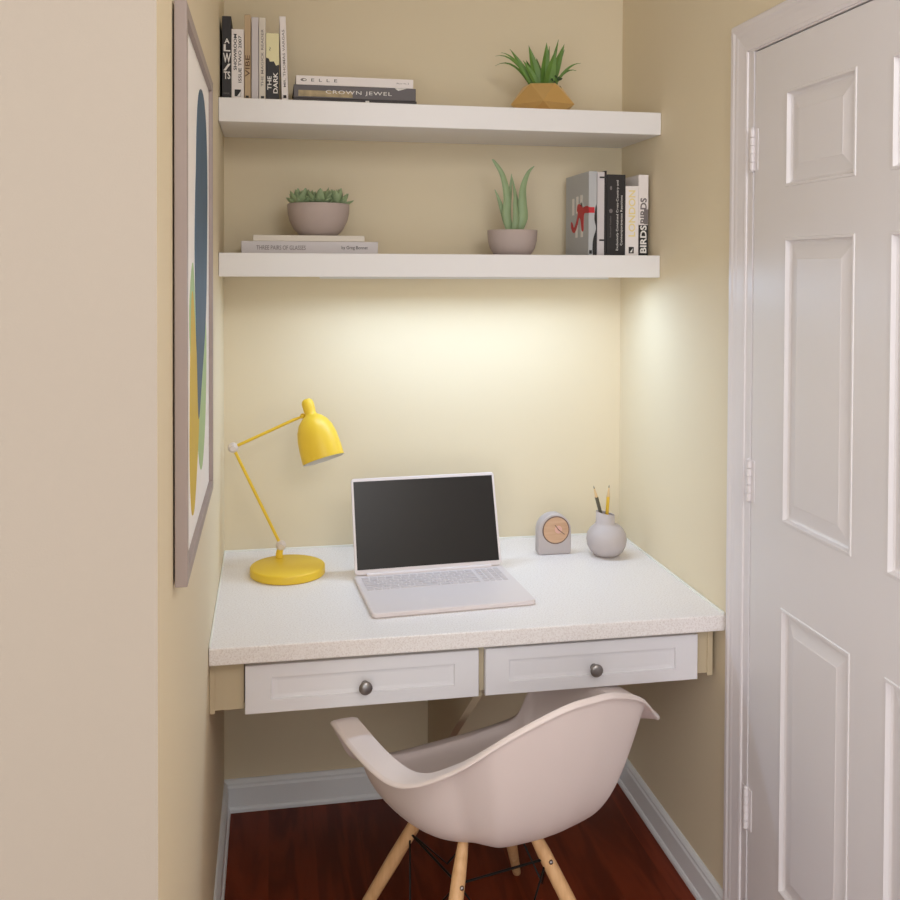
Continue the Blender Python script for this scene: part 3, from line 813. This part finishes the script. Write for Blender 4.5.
patch(b, 'imprint', B_ink, .002, .010, .004, .014)
b, t, h = rb('pale grey ring-bound book with small black studs beside the red figure book', 1.0263, 1.0470, 1.8372, .19, B_lgrey)
for zz in (.215, .040):
    bm = bmesh.new(); box(bm, t * .30, t * .95, -.0012, .0004, zz, zz + .0045); obj('stud', bm, B_ink, b)
b, t, h = rb('slim black book squeezed against the wide black one', 1.0478, 1.0535, 1.8405, .19, B_black, hard=.0015)
b, t, h = rb('wide black book with white two-line spine text on the lower shelf', 1.0540, 1.1088, 1.8306, .20, B_black)
lettering(b, 'title', 'Exclusively Contained Cross-Country and', B_wink, t * .58, .112, .196, .0082)
lettering(b, 'title', 'Contemporaneous Reactions', B_wink, t * .80, .098, .140, .0082)
lettering(b, 'author', 'Selected Studies', B_inkg, t * .20, .080, .060, .0042)
bm = bmesh.new(); prism(bm, [(t * .22 + .005 * cos(a), .124 + .006 * sin(a)) for a in [2 * pi * k / 14 for k in range(14)]], 'y', -.0006, .0003); obj('emblem', bm, B_inkg, b)
bm = bmesh.new(); prism(bm, [(t * .22 + .003 * cos(a), .188 + .006 * sin(a)) for a in [2 * pi * k / 14 for k in range(14)]], 'y', -.0006, .0003); obj('emblem', bm, B_inkg, b)
b, t, h = rb('short white book with faint yellow spine letters next to the wide black one', 1.1093, 1.1473, 1.7995, .185, B_white)
lettering(b, 'title', 'LONDON', B_yel, t * .50, .118, .130, .020, bold=.02)
patch(b, 'logo_square', B_ink, .010, .025, .006, .024)
bm = bmesh.new(); prism(bm, [(.013, .009), (.022, .020), (.020, .009)], 'y', -.0007, -.0001); obj('logo_mark', bm, B_wink, b)
b, t, h = rb('white, grey and black spined book at the right end of the lower shelf', 1.1478, 1.1768, 1.8318, .20, B_white)
patch(b, 'black_band', B_ink, .0004, t - .0004, .0004, .086)
lettering(b, 'title', 'BIRDS', B_wink, t * .5, .046, .078, .019, y=-.0008, bold=.03)
lettering(b, 'grey_letters', 'BIRDS', B_inkg, t * .5, .126, .072, .019, bold=.03)
patch(b, 'grey_band', B_inkg, t * .55, t - .0004, .088, .130)

# ------------------------------------------------------------------ plants
def blade(bm, base, tip, width, bend=0.25, thick=.0012, n=8, fold=.25, side=None, base_w=.6, mi=0):
    base, tip = Vector(base), Vector(tip)
    d = tip - base; up = Vector((0, 0, 1))
    horiz = Vector((d.x, d.y, 0))
    mid = base + d * .5 + up * (horiz.length * bend)
    t_ = d.normalized()
    s = side or t_.cross(Vector((0, -1, 0)) + up * .2)
    s = Vector(s).normalized()
    prev = None
    for k in range(n + 1):
        t = k / n
        p = base * (1 - t) ** 2 + mid * 2 * t * (1 - t) + tip * t * t
        wv = width * (base_w + (1 - base_w) * min(1, t / .3)) * (1 - max(0, (t - .3) / .7) ** 1.6) + .0004
        tan = ((mid - base) * (1 - t) + (tip - mid) * t).normalized()
        nrm = s.cross(tan).normalized()
        if nrm.y > 0: nrm = -nrm
        ring = [bm.verts.new(p - s * wv / 2 + nrm * fold * wv), bm.verts.new(p + nrm * thick), bm.verts.new(p + s * wv / 2 + nrm * fold * wv), bm.verts.new(p - nrm * thick * 1.5)]
        if prev:
            for j in range(4):
                bm.faces.new((prev[j], prev[(j + 1) % 4], ring[(j + 1) % 4], ring[j])).material_index = mi
        else:
            bm.faces.new(ring[::-1])
        prev = ring
    bm.faces.new(prev)

# gold pot on the upper shelf
GX, GY = .890, -.165
gp = thing('potted_plant', 'spiky green plant in a faceted gold pot on the upper shelf', 'plant', (GX, GY, UZ))
bm = bmesh.new()
n = 5
def hexr(r, z, off, k=n): return [bm.verts.new((r * cos(2 * pi * (i + off) / k), r * sin(2 * pi * (i + off) / k), z)) for i in range(k)]
r0 = hexr(.058, 0, .05); r1 = hexr(.094, .030, .55); r2 = hexr(.058, .0865, 1.05); r3 = hexr(.052, .0865, 1.05); r4 = hexr(.051, .070, 1.05)
bm.faces.new(r0[::-1])
for i in range(n):
    j = (i + 1) % n
    bm.faces.new((r0[i], r0[j], r1[i])); bm.faces.new((r0[j], r1[j], r1[i]))
    bm.faces.new((r1[i], r1[j], r2[i])); bm.faces.new((r1[j], r2[j], r2[i]))
    bm.faces.new((r2[i], r2[j], r3[j], r3[i])); bm.faces.new((r3[i], r3[j], r4[j], r4[i]))
bm.faces.new(r4)
obj('pot', bm, M_gold, gp)
bm = bmesh.new(); lathe(bm, [(0, .076), (.03, .076), (.043, .073), (.0445, .071)], 12); obj('soil', bm, M_soil, gp)
bm = bmesh.new()
tips = [(-.146, .158, .006, -.035, .55), (-.128, .170, .007, -.03, .45), (-.142, .135, .006, -.02, .6), (-.098, .185, .016, -.01, .12), (-.045, .196, .024, -.015, .03), (-.012, .170, .022, .02, .02),
        (.006, .206, .024, -.02, .02), (.026, .206, .014, .02, .05), (.047, .222, .013, .0, .08), (.058, .204, .022, -.02, .10), (.068, .196, .014, .01, .15), (.107, .152, .0065, -.02, .5), (.100, .135, .006, .0, .55), (.030, .185, .026, -.03, .05), (-.065, .150, .016, -.03, .2), (.02, .16, .02, .03, .1), (-.04, .165, .02, .03, .1)]
for i, (tx, tz, wd, ty, bd) in enumerate(tips):
    blade(bm, (tx * .22, ty * .5, .070), (tx, ty, tz), wd * 1.2, bd)
obj('leaf_blades', bm, M_leaf, gp)
bm = bmesh.new()
for k in range(16):
    a = random.uniform(0, 2 * pi); rr = random.uniform(.004, .016); zz = random.uniform(0, .03)
    c = Vector((.032 + rr * cos(a), -.018 + rr * sin(a), .080 + zz))
    blade(bm, c, c + Vector((.012 * cos(a), .012 * sin(a), random.uniform(-.002, .010))), .008, .2, n=4)
obj('filler_leaves', bm, M_leafd, gp)

# succulent bowl on the two lying books
sb = thing('succulent_bowl', 'taupe bowl of pointed succulents resting on two lying books', 'plant', (.2600, -.150, BOWLZ))
bm = bmesh.new(); lathe(bm, [(0, 0), (.046, 0), (.052, .003), (.067, .018), (.078, .040), (.0835, .062), (.0845, .086), (.0835, .0878), (.0805, .086), (.079, .066), (.072, .050), (0, .048)], 56)
obj('bowl', bm, M_pot, sb, smooth=True)
bm = bmesh.new(); lathe(bm, [(0, .078), (.05, .077), (.0785, .073), (.0785, .07)], 32); obj('soil', bm, M_soil, sb)
def fat_leaf(bm, base, d, length, wd, th):
    d = Vector(d).normalized(); s = d.cross(Vector((0, 0, 1)))
    s = s.normalized() if s.length > 1e-3 else Vector((1, 0, 0)); nn_ = s.cross(d)
    prev = None
    for t, k in ((0, .45), (.25, .85), (.5, 1), (.7, .88), (.88, .45), (1, .04)):
        p = Vector(base) + d * length * t + nn_ * (length * .12 * t * t)
        ring = [bm.verts.new(p + s * cos(a) * wd * k / 2 + nn_ * sin(a) * th * k / 2) for a in [2 * pi * j / 8 for j in range(8)]]
        if prev:
            for j in range(8): bm.faces.new((prev[j], prev[(j + 1) % 8], ring[(j + 1) % 8], ring[j]))
        prev = ring
    bm.faces.new(prev)
for (cx, cy, s_) in ((-.048, -.020, 1.0), (0.002, -.032, 1.08), (.048, -.018, 1.0), (-.025, .03, 1.0), (.03, .035, 1.0)):
    bm = bmesh.new()
    for ring_, (nl, el, ln) in enumerate(((7, 22, .044), (6, 46, .048), (4, 68, .048), (2, 84, .046))):
        for k in range(nl):
            a = 2 * pi * (k + .5 * ring_) / nl + cx * 20
            e = radians(el + random.uniform(-6, 6))
            fat_leaf(bm, (cx + .004 * cos(a), cy + .004 * sin(a), .080), (cos(a) * cos(e), sin(a) * cos(e), sin(e)), ln * s_ * random.uniform(.9, 1.1), .023, .010)
    obj('rosette', bm, M_succ, sb, smooth=True)

# aloe on the lower shelf
al = thing('potted_aloe', 'small aloe with curling grey-green leaves in a taupe pot on the lower shelf', 'plant', (.8055, -.160, LZ))
bm = bmesh.new(); lathe(bm, [(0, 0), (.048, 0), (.054, .003), (.064, .020), (.0695, .042), (.0712, .068), (.0705, .0705), (.0675, .0695), (.066, .05), (0, .045)], 48)
obj('pot', bm, M_pot, al, smooth=True)
bm = bmesh.new(); lathe(bm, [(0, .062), (.04, .061), (.0658, .056), (.0655, .052)], 32); obj('soil', bm, M_soil, al)
bm = bmesh.new()
def curl(pts, wd, th=.010):
    P = smooth_poly([Vector(p) for p in pts], 6, closed=False); P = [Vector(p) for p in P]
    prev = None; nP = len(P)
    for i, p in enumerate(P):
        t = i / (nP - 1)
        tan = (P[min(i + 1, nP - 1)] - P[max(i - 1, 0)]).normalized()
        s = tan.cross(Vector((0, -1, 0))); s = s.normalized() if s.length > .05 else Vector((1, 0, 0)); nn_ = s.cross(tan)
        k = (.75 + .25 * min(1, t / .2)) * (1 - max(0, (t - .2) / .8) ** 1.25) + .06
        ring = [bm.verts.new(p + s * cos(a) * wd * k / 2 + nn_ * sin(a) * th * k / 2) for a in [2 * pi * j / 8 for j in range(8)]]
        if prev:
            for j in range(8): bm.faces.new((prev[j], prev[(j + 1) % 8], ring[(j + 1) % 8], ring[j]))
        prev = ring
    bm.faces.new(prev)
curl([(-.008, -.012, .062), (-.020, -.014, .110), (-.018, -.010, .165), (-.030, -.004, .225), (-.052, 0, .262), (-.060, 0, .270)], .024)
curl([(.010, -.014, .062), (.026, -.016, .105), (.026, -.012, .150), (.030, -.006, .195), (.046, 0, .235), (.064, .002, .254)], .028)
curl([(-.006, .006, .062), (-.012, .010, .12), (-.004, .012, .18), (.000, .010, .232)], .020)
curl([(.006, .008, .062), (.018, .012, .12), (.012, .014, .17), (.002, .012, .222)], .020)
curl([(-.010, .004, .070), (-.026, .004, .12), (-.040, .002, .160), (-.052, .0, .186)], .016)
curl([(.000, -.020, .062), (.004, -.024, .10), (.002, -.022, .15), (.004, -.016, .19)], .020)
curl([(.012, .01, .062), (.030, .012, .11), (.034, .012, .15)], .018)
obj('leaves', bm, M_aloe, al, smooth=True)
